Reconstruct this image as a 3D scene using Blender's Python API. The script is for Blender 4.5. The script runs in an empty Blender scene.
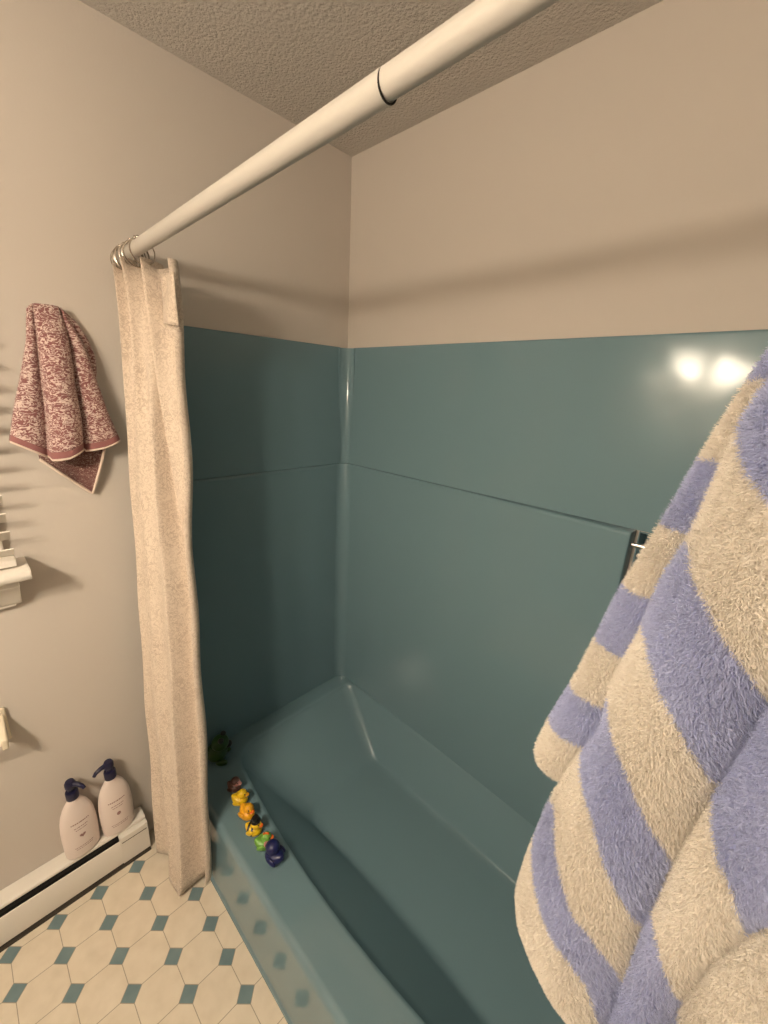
import bpy, bmesh, math, random
import numpy as np
from mathutils import Vector, Matrix, noise

random.seed(7)
rng = np.random.default_rng(11)
SC = bpy.context.scene
COL = SC.collection
PI = math.pi

# ------------------------------------------------------------------ camera, world, exposure
def add_camera():
    a, b, c = 2.3251, -0.2889, -0.05
    fwd = Vector((math.cos(a) * math.cos(b), math.sin(a) * math.cos(b), math.sin(b)))
    right = Vector((math.sin(a), -math.cos(a), 0))
    down = fwd.cross(right)
    r = right * math.cos(c) + down * math.sin(c)
    d = -right * math.sin(c) + down * math.cos(c)
    m = Matrix((r, -d, -fwd)).transposed().to_4x4()
    m.translation = Vector((1.3704, -1.1926, 1.6325))
    cam = bpy.data.cameras.new('camera')
    cam.sensor_fit = 'VERTICAL'
    cam.sensor_height = 24.0
    cam.lens = 411.3978 / 1024 * 24.0
    cam.clip_start = 0.01
    o = bpy.data.objects.new('camera', cam)
    o.matrix_world = m
    COL.objects.link(o)
    SC.camera = o
add_camera()

SC.view_settings.view_transform = 'Standard'
SC.view_settings.look = 'None'
SC.view_settings.gamma = 1.0
SC.view_settings.use_curve_mapping = False
SC.view_settings.exposure = 0.0
SHADE_SIDE, SHADE_BOTTOM = 160.0, 350.0
BULB_COLOUR = (1.0, 0.84, 0.64)

w = bpy.data.worlds.new('world')
SC.world = w
w.use_nodes = True
w.node_tree.nodes['Background'].inputs[0].default_value = (1.0, 0.8, 0.6, 1)
w.node_tree.nodes['Background'].inputs[1].default_value = 0.05

# ------------------------------------------------------------------ materials
def mat(name, col, rough=0.5, spec=0.5, metal=0.0, coat=0.0, sheen=0.0):
    m = bpy.data.materials.new(name)
    m.use_nodes = True
    b = m.node_tree.nodes['Principled BSDF']
    b.inputs['Base Color'].default_value = (*col, 1)
    b.inputs['Roughness'].default_value = rough
    b.inputs['Specular IOR Level'].default_value = spec
    b.inputs['Metallic'].default_value = metal
    b.inputs['Coat Weight'].default_value = coat
    b.inputs['Sheen Weight'].default_value = sheen
    return m

class NT:
    """small helper to write node graphs"""
    def __init__(s, m):
        s.t = m.node_tree
        s.b = s.t.nodes['Principled BSDF']
    def n(s, typ, **kw):
        nd = s.t.nodes.new(typ)
        for k, v in kw.items():
            setattr(nd, k, v)
        return nd
    def l(s, a, b):
        s.t.links.new(a, b)
    def m(s, op, a, b=0.0):
        nd = s.n('ShaderNodeMath', operation=op)
        for i, v in enumerate((a, b)):
            if isinstance(v, (int, float)):
                nd.inputs[i].default_value = v
            else:
                s.l(v, nd.inputs[i])
        return nd.outputs[0]
    def coord(s):
        return s.n('ShaderNodeTexCoord').outputs['Object']
    def noise(s, scale, detail=3, vec=None, rough=0.5, dist=0.0):
        nd = s.n('ShaderNodeTexNoise')
        nd.inputs['Scale'].default_value = scale
        nd.inputs['Detail'].default_value = detail
        nd.inputs['Roughness'].default_value = rough
        nd.inputs['Distortion'].default_value = dist
        s.l(vec if vec else s.coord(), nd.inputs['Vector'])
        return nd.outputs['Fac']
    def ramp(s, fac, stops):
        nd = s.n('ShaderNodeValToRGB')
        e = nd.color_ramp.elements
        e[0].position, e[0].color = stops[0][0], (*stops[0][1], 1)
        e[1].position, e[1].color = stops[-1][0], (*stops[-1][1], 1)
        for p, c in stops[1:-1]:
            x = e.new(p)
            x.color = (*c, 1)
        s.l(fac, nd.inputs[0])
        return nd.outputs[0]
    def mix(s, fac, a, b):
        nd = s.n('ShaderNodeMix', data_type='RGBA')
        s.l(fac, nd.inputs[0])
        for i, v in ((6, a), (7, b)):
            if isinstance(v, tuple):
                nd.inputs[i].default_value = (*v, 1)
            else:
                s.l(v, nd.inputs[i])
        return nd.outputs[2]
    def bump(s, h, strength=0.3, dist=0.01):
        nd = s.n('ShaderNodeBump')
        nd.inputs['Strength'].default_value = strength
        nd.inputs['Distance'].default_value = dist
        s.l(h, nd.inputs['Height'])
        s.l(nd.outputs[0], s.b.inputs['Normal'])
    def colour(s, c):
        s.l(c, s.b.inputs['Base Color'])

def m_wall():
    m = mat('wall_paint', (0.60, 0.55, 0.50), 0.75, 0.3)
    t = NT(m)
    t.bump(t.noise(160, 3), 0.06, 0.004)
    return m
def m_ceiling():
    m = mat('ceiling_texture', (0.56, 0.52, 0.48), 0.9, 0.2)
    t = NT(m)
    a = t.noise(95, 4, rough=0.65)
    v = t.n('ShaderNodeTexVoronoi')
    v.inputs['Scale'].default_value = 120
    t.l(t.coord(), v.inputs['Vector'])
    h = t.m('ADD', a, t.m('MULTIPLY', v.outputs['Distance'], -0.35))
    t.bump(h, 0.6, 0.010)
    return m
def m_floor():
    m = mat('octagon_floor', (0.7, 0.62, 0.5), 0.33, 0.5)
    t = NT(m)
    p, x0, y0, h, g = 0.1109, 0.2081, -1.0027, 0.243, 0.0085
    sep = t.n('ShaderNodeSeparateXYZ')
    t.l(t.coord(), sep.inputs[0])
    def cell(o, off):
        u = t.m('ADD', t.m('MULTIPLY', t.m('SUBTRACT', o, off), 1 / p), 100.5)
        return t.m('ABSOLUTE', t.m('SUBTRACT', t.m('FRACT', u), 0.5))
    a, b = cell(sep.outputs[0], x0), cell(sep.outputs[1], y0)
    s = t.m('ADD', a, b)
    dot = t.m('LESS_THAN', s, h)
    ring = t.m('LESS_THAN', t.m('ABSOLUTE', t.m('SUBTRACT', s, h)), g * 1.3)
    line = t.m('LESS_THAN', t.m('MINIMUM', a, b), g)
    line = t.m('MULTIPLY', line, t.m('GREATER_THAN', s, h))
    grout = t.m('MAXIMUM', ring, line)
    nz = t.noise(22, 4)
    tile = t.ramp(nz, [(0.3, (0.68, 0.60, 0.48)), (0.7, (0.76, 0.68, 0.56))])
    dk = t.ramp(nz, [(0.3, (0.13, 0.20, 0.225)), (0.7, (0.17, 0.25, 0.27))])
    c = t.mix(dot, tile, dk)
    c = t.mix(grout, c, (0.36, 0.31, 0.24))
    t.colour(c)
    t.bump(t.m('SUBTRACT', 1.0, grout), 0.25, 0.001)
    return m
def m_gel(name, bump, rough, spec):
    m = mat(name, (0.155, 0.25, 0.292), rough, spec)
    m.node_tree.nodes['Principled BSDF'].inputs['IOR'].default_value = 1.5
    t = NT(m)
    if bump: t.bump(t.noise(6, 1), bump, 0.02)
    return m
def m_curtain():
    m = mat('curtain_cloth', (0.72, 0.66, 0.56), 0.85, 0.2, sheen=0.2)
    t = NT(m)
    a = t.noise(62, 3, dist=2.0)
    b = t.noise(14, 2)
    f = t.m('MULTIPLY', t.m('LESS_THAN', t.m('ABSOLUTE', t.m('SUBTRACT', a, 0.5)), 0.045), t.m('ADD', t.m('MULTIPLY', b, 0.9), 0.1))
    t.colour(t.mix(f, (0.69, 0.595, 0.50), (0.42, 0.33, 0.26)))
    t.bump(a, 0.15, 0.003)
    return m
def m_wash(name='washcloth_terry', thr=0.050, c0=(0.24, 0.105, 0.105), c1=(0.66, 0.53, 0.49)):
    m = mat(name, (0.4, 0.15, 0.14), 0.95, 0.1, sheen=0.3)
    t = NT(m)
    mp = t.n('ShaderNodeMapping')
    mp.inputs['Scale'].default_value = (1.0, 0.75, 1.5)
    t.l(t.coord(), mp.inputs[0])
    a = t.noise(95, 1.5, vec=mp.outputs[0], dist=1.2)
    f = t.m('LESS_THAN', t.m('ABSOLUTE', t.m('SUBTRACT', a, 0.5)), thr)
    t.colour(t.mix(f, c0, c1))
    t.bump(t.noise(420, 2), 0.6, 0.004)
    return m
def fuzzy(name, c1, c2):
    m = mat(name, c1, 0.9, 0.15, sheen=0.25)
    t = NT(m)
    c = t.ramp(t.noise(300, 2), [(0.3, c1), (0.7, c2)])
    t.colour(c)
    tr = t.n('ShaderNodeBsdfTranslucent')
    t.l(c, tr.inputs['Color'])
    mx = t.n('ShaderNodeMixShader')
    mx.inputs[0].default_value = 0.4
    t.l(t.b.outputs[0], mx.inputs[1])
    t.l(tr.outputs[0], mx.inputs[2])
    t.l(mx.outputs[0], [x for x in t.t.nodes if x.type == 'OUTPUT_MATERIAL'][0].inputs[0])
    return m

MW, MCEIL, MFLOOR = m_wall(), m_ceiling(), m_floor()
GEL, GEL2 = m_gel('teal_gelcoat_tub', 0, 0.025, 1.0), m_gel('teal_gelcoat_panel', 0.16, 0.135, 0.27)
GEL_BASIN = m_gel('teal_gelcoat_worn_basin', 0, 0.24, 0.4)
CURT, WASH = m_curtain(), m_wash()
WASHREV_SHADE = m_wash('washcloth_shaded_reverse', 0.022, (0.15, 0.07, 0.065), (0.42, 0.32, 0.28))  # reverse pattern, with the shade of the inner fold put into its colour
WASHBAND = mat('washcloth_band', (0.27, 0.12, 0.12), 0.9, 0.1, sheen=0.2)
WASHEDGE = mat('washcloth_edge', (0.72, 0.60, 0.52), 0.9, 0.1)
TWHITE = fuzzy('towel_white', (0.77, 0.72, 0.645), (0.86, 0.82, 0.76))
TBLUE = fuzzy('towel_blue', (0.44, 0.48, 0.69), (0.53, 0.57, 0.78))
WHITE = mat('white_enamel', (0.80, 0.76, 0.70), 0.4)
RODM = mat('white_rod_enamel', (0.55, 0.525, 0.485), 0.45)
CHROME = mat('chrome', (0.75, 0.75, 0.75), 0.15, metal=1.0)
WIRE = mat('ring_wire', (0.55, 0.5, 0.45), 0.25, metal=1.0)
DARK = mat('dark_slot', (0.012, 0.011, 0.01), 0.7)
BOT = mat('lotion_bottle_plastic', (0.80, 0.70, 0.66), 0.38)
NAVY = mat('navy_pump_plastic', (0.012, 0.012, 0.045), 0.32)
INK = mat('label_ink', (0.34, 0.20, 0.19), 0.6)
CERAM = mat('cream_ceramic', (0.78, 0.70, 0.55), 0.2)
PAPER = mat('tissue_paper', (0.82, 0.79, 0.74), 0.95, 0.1)
LINEM = mat('heater_dark_line', (0.05, 0.04, 0.03), 0.8)
def plastic(n, c): return mat(n, c, 0.35)
P_YEL = plastic('rubber_yellow', (0.80, 0.52, 0.015)); P_ORG = plastic('rubber_orange', (0.85, 0.40, 0.015))
P_BEAK = plastic('rubber_red_orange', (0.80, 0.16, 0.015)); P_BLK = plastic('rubber_black', (0.012, 0.010, 0.010))
P_GRN = plastic('rubber_green', (0.17, 0.40, 0.06)); P_NAVY = plastic('rubber_navy', (0.010, 0.014, 0.09))
P_BRN = plastic('rubber_brown', (0.10, 0.04, 0.03)); P_PINK = plastic('rubber_pink', (0.55, 0.26, 0.24))
P_DGRN = plastic('rubber_dark_green', (0.02, 0.07, 0.008)); P_WHT = plastic('rubber_white', (0.75, 0.72, 0.68))

# ------------------------------------------------------------------ mesh helpers
class MB:
    def __init__(s): s.v, s.f = [], []
    def add(s, v, f):
        o = len(s.v)
        s.v += [tuple(p) for p in v]
        s.f += [tuple(i + o for i in q) for q in f]
        return s
    def box(s, x0, x1, y0, y1, z0, z1):
        v = [(x, y, z) for x in (x0, x1) for y in (y0, y1) for z in (z0, z1)]
        return s.add(v, [(0, 1, 3, 2), (4, 6, 7, 5), (0, 4, 5, 1), (2, 3, 7, 6), (0, 2, 6, 4), (1, 5, 7, 3)])
    def ell(s, c, r, rot=None, nu=24, nv=14, fn=None):
        v, f = [], []
        R = rot or Matrix.Identity(3)
        for j in range(nv + 1):
            th = PI * j / nv
            for i in range(nu):
                ph = 2 * PI * i / nu
                p = Vector((r[0] * math.sin(th) * math.cos(ph), r[1] * math.sin(th) * math.sin(ph), r[2] * math.cos(th)))
                if fn: p = fn(p)
                v.append(Vector(c) + R @ p)
        for j in range(nv):
            for i in range(nu):
                a, b = j * nu + i, j * nu + (i + 1) % nu
                f.append((a, a + nu, b + nu, b))
        return s.add(v, f)
    def tube(s, pts, r, n=14, cap=True):
        pts = [Vector(p) for p in pts]
        rs = r if isinstance(r, (list, tuple)) else [r] * len(pts)
        v, f = [], []
        up = None
        for k, p in enumerate(pts):
            d = (pts[min(k + 1, len(pts) - 1)] - pts[max(k - 1, 0)]).normalized()
            if up is None:
                up = d.orthogonal().normalized()
            up = (up - d * up.dot(d)).normalized()
            sd = d.cross(up)
            for i in range(n):
                a = 2 * PI * i / n
                v.append(p + (up * math.cos(a) + sd * math.sin(a)) * rs[k])
        for k in range(len(pts) - 1):
            for i in range(n):
                a, b = k * n + i, k * n + (i + 1) % n
                f.append((a, b, b + n, a + n))
        if cap:
            f.append(tuple(range(n))[::-1])
            f.append(tuple((len(pts) - 1) * n + i for i in range(n)))
        return s.add(v, f)
    def lathe(s, prof, c=(0, 0, 0), n=28, sx=1.0, sy=1.0):
        v, f = [], []
        for r, z in prof:
            for i in range(n):
                a = 2 * PI * i / n
                v.append((c[0] + sx * r * math.cos(a), c[1] + sy * r * math.sin(a), c[2] + z))
        for k in range(len(prof) - 1):
            for i in range(n):
                a, b = k * n + i, k * n + (i + 1) % n
                f.append((a, b, b + n, a + n))
        f.append(tuple(range(n))[::-1])
        f.append(tuple((len(prof) - 1) * n + i for i in range(n)))
        return s.add(v, f)
    def loft(s, loops, closed=True, cap0=False, cap1=False):
        n = len(loops[0])
        v = [p for L in loops for p in L]
        f = []
        for k in range(len(loops) - 1):
            for i in range(n if closed else n - 1):
                a, b = k * n + i, k * n + (i + 1) % n
                f.append((a, b, b + n, a + n))
        if cap0: f.append(tuple(range(n))[::-1])
        if cap1: f.append(tuple((len(loops) - 1) * n + i for i in range(n)))
        return s.add(v, f)
    def torus(s, c, R, r, axis='x', n=28, m=8):
        pts = []
        for i in range(n):
            a = 2 * PI * i / n
            u, w_ = math.cos(a) * R, math.sin(a) * R
            pts.append(Vector(c) + Vector({'x': (0, u, w_), 'y': (u, 0, w_), 'z': (u, w_, 0)}[axis]))
        loops = []
        for i in range(n):
            d = (pts[(i + 1) % n] - pts[i - 1]).normalized()
            o = (pts[i] - Vector(c)).normalized()
            q = d.cross(o)
            loops.append([pts[i] + (o * math.cos(2 * PI * k / m) + q * math.sin(2 * PI * k / m)) * r for k in range(m)])
        return s.loft(loops + [loops[0]])
    def build(s, name, m, parent=None, angle=40, bevel=0.0, loc=None, wn=False):
        me = bpy.data.meshes.new(name)
        me.from_pydata(s.v, [], s.f)
        bm = bmesh.new()
        bm.from_mesh(me)
        bmesh.ops.recalc_face_normals(bm, faces=bm.faces)
        bm.to_mesh(me)
        bm.free()
        me.materials.append(m)
        for p in me.polygons: p.use_smooth = True
        me.set_sharp_from_angle(angle=math.radians(angle))
        o = bpy.data.objects.new(name, me)
        COL.objects.link(o)
        if parent: o.parent = parent
        if loc: o.location = loc
        if wn:
            w_ = o.modifiers.new('normals', 'WEIGHTED_NORMAL')
            w_.keep_sharp = True
            w_.weight = 90
        if bevel:
            b = o.modifiers.new('bevel', 'BEVEL')
            b.width = bevel
            b.segments = 3
            b.limit_method = 'ANGLE'
        return o

def thing(name, label, cat, loc=(0, 0, 0), rz=0.0, group=None):
    o = bpy.data.objects.new(name, None)
    o.empty_display_size = 0.02
    COL.objects.link(o)
    o.location = loc
    o.rotation_euler = (0, 0, rz)
    return tag(o, label, cat, group)
def tag(o, label, cat, group=None):
    o['label'] = label
    o['category'] = cat
    if group: o['group'] = group
    return o
def struct(o):
    o['kind'] = 'structure'
    return o
def copy_thing(root):
    r = root.copy()
    COL.objects.link(r)
    for ch in list(root.children):
        c = ch.copy()
        COL.objects.link(c)
        c.parent = r
    return r

# ------------------------------------------------------------------ room shell
YF, XR, ZC = -2.06, 2.3, 2.44
struct(MB().box(-0.1, XR + 0.1, YF - 0.1, 0.1, -0.1, 0.0).build('floor', MFLOOR))
struct(MB().box(-0.1, XR + 0.1, YF - 0.1, 0.1, ZC, ZC + 0.1).build('ceiling', MCEIL))
struct(MB().box(-0.1, 0.0, YF - 0.1, 0.1, 0.0, ZC).build('wall_left', MW))
NX0, NX1, NZ0, NZ1 = 1.158, 1.456, 0.944, 1.314
wb = MB().box(0.0, NX0, 0.0, 0.1, 0.0, ZC).box(NX1, XR, 0.0, 0.1, 0.0, ZC)
wb.box(NX0, NX1, 0.0, 0.1, 0.0, NZ0).box(NX0, NX1, 0.0, 0.1, NZ1, ZC).box(NX0, NX1, 0.085, 0.1, NZ0, NZ1)
struct(wb.build('wall_back', MW))
struct(MB().box(XR, XR + 0.1, YF - 0.1, 0.1, 0.0, ZC).build('wall_right', MW))
struct(MB().box(0.0, XR, YF - 0.1, YF, 0.0, ZC).build('wall_front', MW))
added_door = struct(MB().box(XR - 0.035, XR - 0.001, -1.92, -1.10, 0.002, 2.03).build('added_door_1', mat('dark_wood', (0.10, 0.055, 0.03), 0.45), bevel=0.004))  # added out of view; its dark face cuts the bounced light
MB().ell((XR - 0.085, -1.18, 0.98), (0.028, 0.028, 0.028)).tube([(XR - 0.036, -1.18, 0.98), (XR - 0.07, -1.18, 0.98)], 0.011).build('added_door_knob', CHROME, added_door)
struct(MB().box(1.53, 1.65, -0.835, 0.0, 0.0, ZC).build('wall_partition', MW))

# ------------------------------------------------------------------ bathtub
TZ = 0.236
def rrect(x0, x1, y0, y1, r, z, ns=14, nc=6, bow=0.0, rl=None):
    """rounded rectangle loop, same vertex order every time; y0 is the front, bow pushes the front out"""
    P = []
    rl = rl or (r, r, r, r)          # front-left, front-right, back-right, back-left
    cs = [(x0, y0, 1, 1, rl[0], PI), (x1, y0, -1, 1, rl[1], 1.5 * PI), (x1, y1, -1, -1, rl[2], 0), (x0, y1, 1, -1, rl[3], 0.5 * PI)]
    corner = []
    for (cx, cy, sx, sy, rr, a0) in cs:
        c = (cx + sx * rr, cy + sy * rr)
        corner.append([(c[0] + rr * math.cos(a0 + 0.5 * PI * k / nc), c[1] + rr * math.sin(a0 + 0.5 * PI * k / nc)) for k in range(nc + 1)])
    for k in range(4):
        P += corner[k]
        A, B = corner[k][-1], corner[(k + 1) % 4][0]
        P += [(A[0] + (B[0] - A[0]) * i / ns, A[1] + (B[1] - A[1]) * i / ns) for i in range(1, ns)]
    out = []
    for x, y in P:
        t = min(max((x - x0) / (x1 - x0), 0), 1)
        wgt = min(max((y1 - y) / (y1 - y0), 0), 1)
        out.append(Vector((x, y - bow * math.sin(PI * t) * wgt ** 3, z)))
    return out
def mixl(A, B, t, z=None):
    return [Vector((a.x + (b.x - a.x) * t, a.y + (b.y - a.y) * t, z if z is not None else a.z + (b.z - a.z) * t)) for a, b in zip(A, B)]

def build_tub():
    t = thing('bathtub', 'glossy teal bathtub with wide front deck, filling the alcove', 'bathtub', (0, 0, 0))
    X0, X1 = 0.002, 1.526
    rect = lambda y0, z, i=0.0: rrect(X0 + i, X1 - i, y0, -0.002 - i, 0.004, z)
    loops = [rect(-0.8405, 0.0), rect(-0.8405, 0.010), rect(-0.8395, 0.0135), rect(-0.8365, 0.015), rect(-0.8342, 0.020), rect(-0.8342 + 0.12 * 0.004, 0.024), rect(-0.8107 - 0.12 * 0.004, TZ - 0.024), rect(-0.8107, TZ - 0.020),
             rect(-0.8095, TZ - 0.0155), rect(-0.807, TZ - 0.010), rect(-0.8025, TZ - 0.004), rect(-0.796, TZ - 0.001), rect(-0.789, TZ)]
    rim = lambda i, z: rrect(0.090 + i, 1.41 - i, -0.632 + i, -0.028 - i, 0.07, z, bow=0.055, rl=(0.085, 0.08, 0.05, 0.05))
    flo = rrect(0.375, 1.36, -0.50, -0.125, 0.06, 0.04, bow=-0.03, rl=(0.10, 0.08, 0.045, 0.045))
    r0 = rim(0.0, TZ)
    loops += [mixl(loops[-1], r0, 0.5, TZ), rim(-0.006, TZ), rim(0.002, TZ - 0.0015), rim(0.008, TZ - 0.008), rim(0.012, TZ - 0.018)]
    top = loops[-1]
    for k in range(1, 9):
        u = k / 8
        loops.append(mixl(top, flo, 0.90 * u, top[0].z + (0.060 - top[0].z) * u))
    loops.append(mixl(top, flo, 0.95, 0.050))
    loops.append(mixl(top, flo, 1.02, 0.0425))
    c = sum(flo, Vector()) / len(flo)
    loops.append([Vector((p.x + (c.x - p.x) * 0.12, p.y + (c.y - p.y) * 0.12, 0.0405)) for p in flo])
    loops.append([Vector((p.x + (c.x - p.x) * 0.5, p.y + (c.y - p.y) * 0.5, 0.039)) for p in flo])
    sh = MB().loft(loops, cap1=True).build('tub_shell', GEL, t, angle=55, wn=True)
    sh.data.materials.append(GEL_BASIN)
    for p in sh.data.polygons:                       # the basin is worn duller than the apron and deck
        c_ = p.center
        if c_.z < TZ - 0.003 and c_.y > -0.78 and 0.03 < c_.x < 1.49 and c_.y < -0.015: p.material_index = 1
    # drain and overflow at the far right end
    MB().lathe([(0.0, 0.0), (0.028, 0.0), (0.03, 0.002), (0.02, 0.004), (0.0, 0.003)], (1.325, -0.30, 0.039)).build('drain', CHROME, t)
build_tub()

# ------------------------------------------------------------------ wall surround
def build_surround():
    t = thing('shower_surround', 'glossy teal wall panels lining the bath alcove above the tub', 'shower surround', (0, 0, 0))
    ZS, ZM, R = 1.787, 1.318, 0.042
    Z0 = TZ + 0.001
    # upper part of the long wall with its rounded top edge
    def prism(prof, xs, name, m=GEL2, parent=t, offs=None):
        offs = offs or [0] * len(xs)
        MB().loft([[Vector((x, (y - o if y < -0.004 else y), z)) for y, z in prof] for x, o in zip(xs, offs)], cap0=True, cap1=True).build(name, m, parent, angle=35, wn=True)
    up = [(-0.002, ZM + 0.002), (-0.0175, ZM + 0.002), (-0.0065, ZS - 0.006), (-0.005, ZS - 0.001), (-0.004, ZS), (-0.002, ZS)]
    prism(up, [0.045, 1.515], 'upper_back_panel')
    lo = [(-0.002, Z0), (-0.0235, Z0), (-0.0235, ZM - 0.010), (-0.0228, ZM - 0.006), (-0.0212, ZM - 0.0025), (-0.0190, ZM - 0.0002), (-0.0155, ZM + 0.001), (-0.002, ZM + 0.001)]
    xs = [0.045, 0.3, 0.6, 0.9, 1.05, 1.142, 1.149, 1.152]
    of = [0.0, 0.003, 0.009, 0.018, 0.024, 0.028, 0.026, 0.020]
    prism(lo, xs, 'lower_back_panel', offs=of)
    # bottom of the panel below the soap recess and beyond it
    prism([(-0.002, Z0), (-0.041, Z0), (-0.041, 0.93), (-0.036, 0.94), (-0.002, 0.94)], [1.1525, 1.46], 'recess_sill_panel')
    rc = MB()
    x0, x1, z0, z1, d, e = 1.1585, 1.4555, 0.9445, 1.3135, 0.082, 0.003
    rc.box(x0, x1, d - e, d, z0, z1).box(x0, x0 + e, -0.002, d - e, z0, z1).box(x1 - e, x1, -0.002, d - e, z0, z1)
    rc.box(x0 + e, x1 - e, -0.002, d - e, z0, z0 + e).box(x0 + e, x1 - e, -0.002, d - e, z1 - e, z1)
    rc.build('soap_recess', GEL2, t)
    prism([(-0.002, Z0), (-0.041, Z0), (-0.041, ZM - 0.008), (-0.034, ZM), (-0.002, ZM)], [1.4605, 1.515], 'end_pilaster')
    # short wall, drawn as the same profiles turned by 90 degrees
    def prism_x(prof, ys, name):
        MB().loft([[Vector((x, y, z)) for x, z in prof] for y in ys], cap0=True, cap1=True).build(name, GEL2, t, angle=35, wn=True)
    prism_x([(-y, z) for y, z in up], [-0.80, -0.045], 'upper_end_panel')
    prism_x([(-y, z) for y, z in lo], [-0.80, -0.045], 'lower_end_panel')
    prism_x([(0.5 * 0 + 0.002, Z0), (0.004, Z0), (0.004, ZM), (0.002, ZM)], [-0.045, -0.010], 'corner_backing')
    fe = [(1.5285, y, z) for y, z in ((-0.80, Z0), (-0.045, Z0), (-0.045, ZS), (-0.80, ZS))]
    MB().loft([[Vector(p) for p in fe], [Vector((p[0] - 0.012, p[1], p[2])) for p in fe]], cap0=True, cap1=True).build('faucet_end_panel', GEL2, t)
    # coved vertical corner
    for z0, z1, r, e in ((Z0, ZM + 0.001, R, 0.0240), (ZM + 0.001, ZS - 0.002, R, 0.0120)):
        arc = [(e + r * (1 - math.cos(0.5 * PI * k / 10)), -(e + r * (1 - math.sin(0.5 * PI * k / 10)))) for k in range(11)]
        pol = [(0.001, -(e + r))] + arc + [(e + r, -0.001), (0.001, -0.001)]
        MB().loft([[Vector((x, y, z)) for x, y in pol] for z in (z0, z1 - 0.004)] + [[Vector((x * 0.97, y * 0.97, z1)) for x, y in pol]], cap0=True, cap1=True).build('corner_cove', GEL2, t, angle=35)
    # chrome bar across the soap recess
    b = MB().tube([(1.153, -0.028, 1.283), (1.458, -0.028, 1.283)], 0.006)
    b.build('grab_bar', CHROME, t)
build_surround()

# ------------------------------------------------------------------ curtain rod
def build_rod():
    t = thing('shower_rod', 'long white telescoping shower curtain rod spanning the bath', 'shower rod', (0, 0, 0))
    y, za, zb, zc = -0.80, 1.932, 1.947, 1.957
    xj = 0.975
    MB().tube([(0.014, y, za), (xj, y, zb)], 0.0158, 32).build('outer_tube', RODM, t)
    MB().tube([(xj - 0.08, y, zb + 0.0000), (1.518, y, zc)], 0.0146, 32).build('inner_tube', RODM, t)
    MB().torus((xj + 0.0005, y, zb - 0.0006), 0.0148, 0.0011, 'x').build('joint_gap', DARK, t)
    MB().lathe([(0.021, 0), (0.021, 0.003), (0.019, 0.010), (0.017, 0.014)]).build('wall_flange', RODM, t).matrix_basis = Matrix.Translation((0.001, y, za)) @ Matrix.Rotation(PI / 2, 4, 'Y')
    MB().lathe([(0.021, 0), (0.021, 0.003), (0.019, 0.010), (0.017, 0.014)]).build('wall_flange', RODM, t).matrix_basis = Matrix.Translation((1.529, y, zc)) @ Matrix.Rotation(-PI / 2, 4, 'Y')
build_rod()

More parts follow.
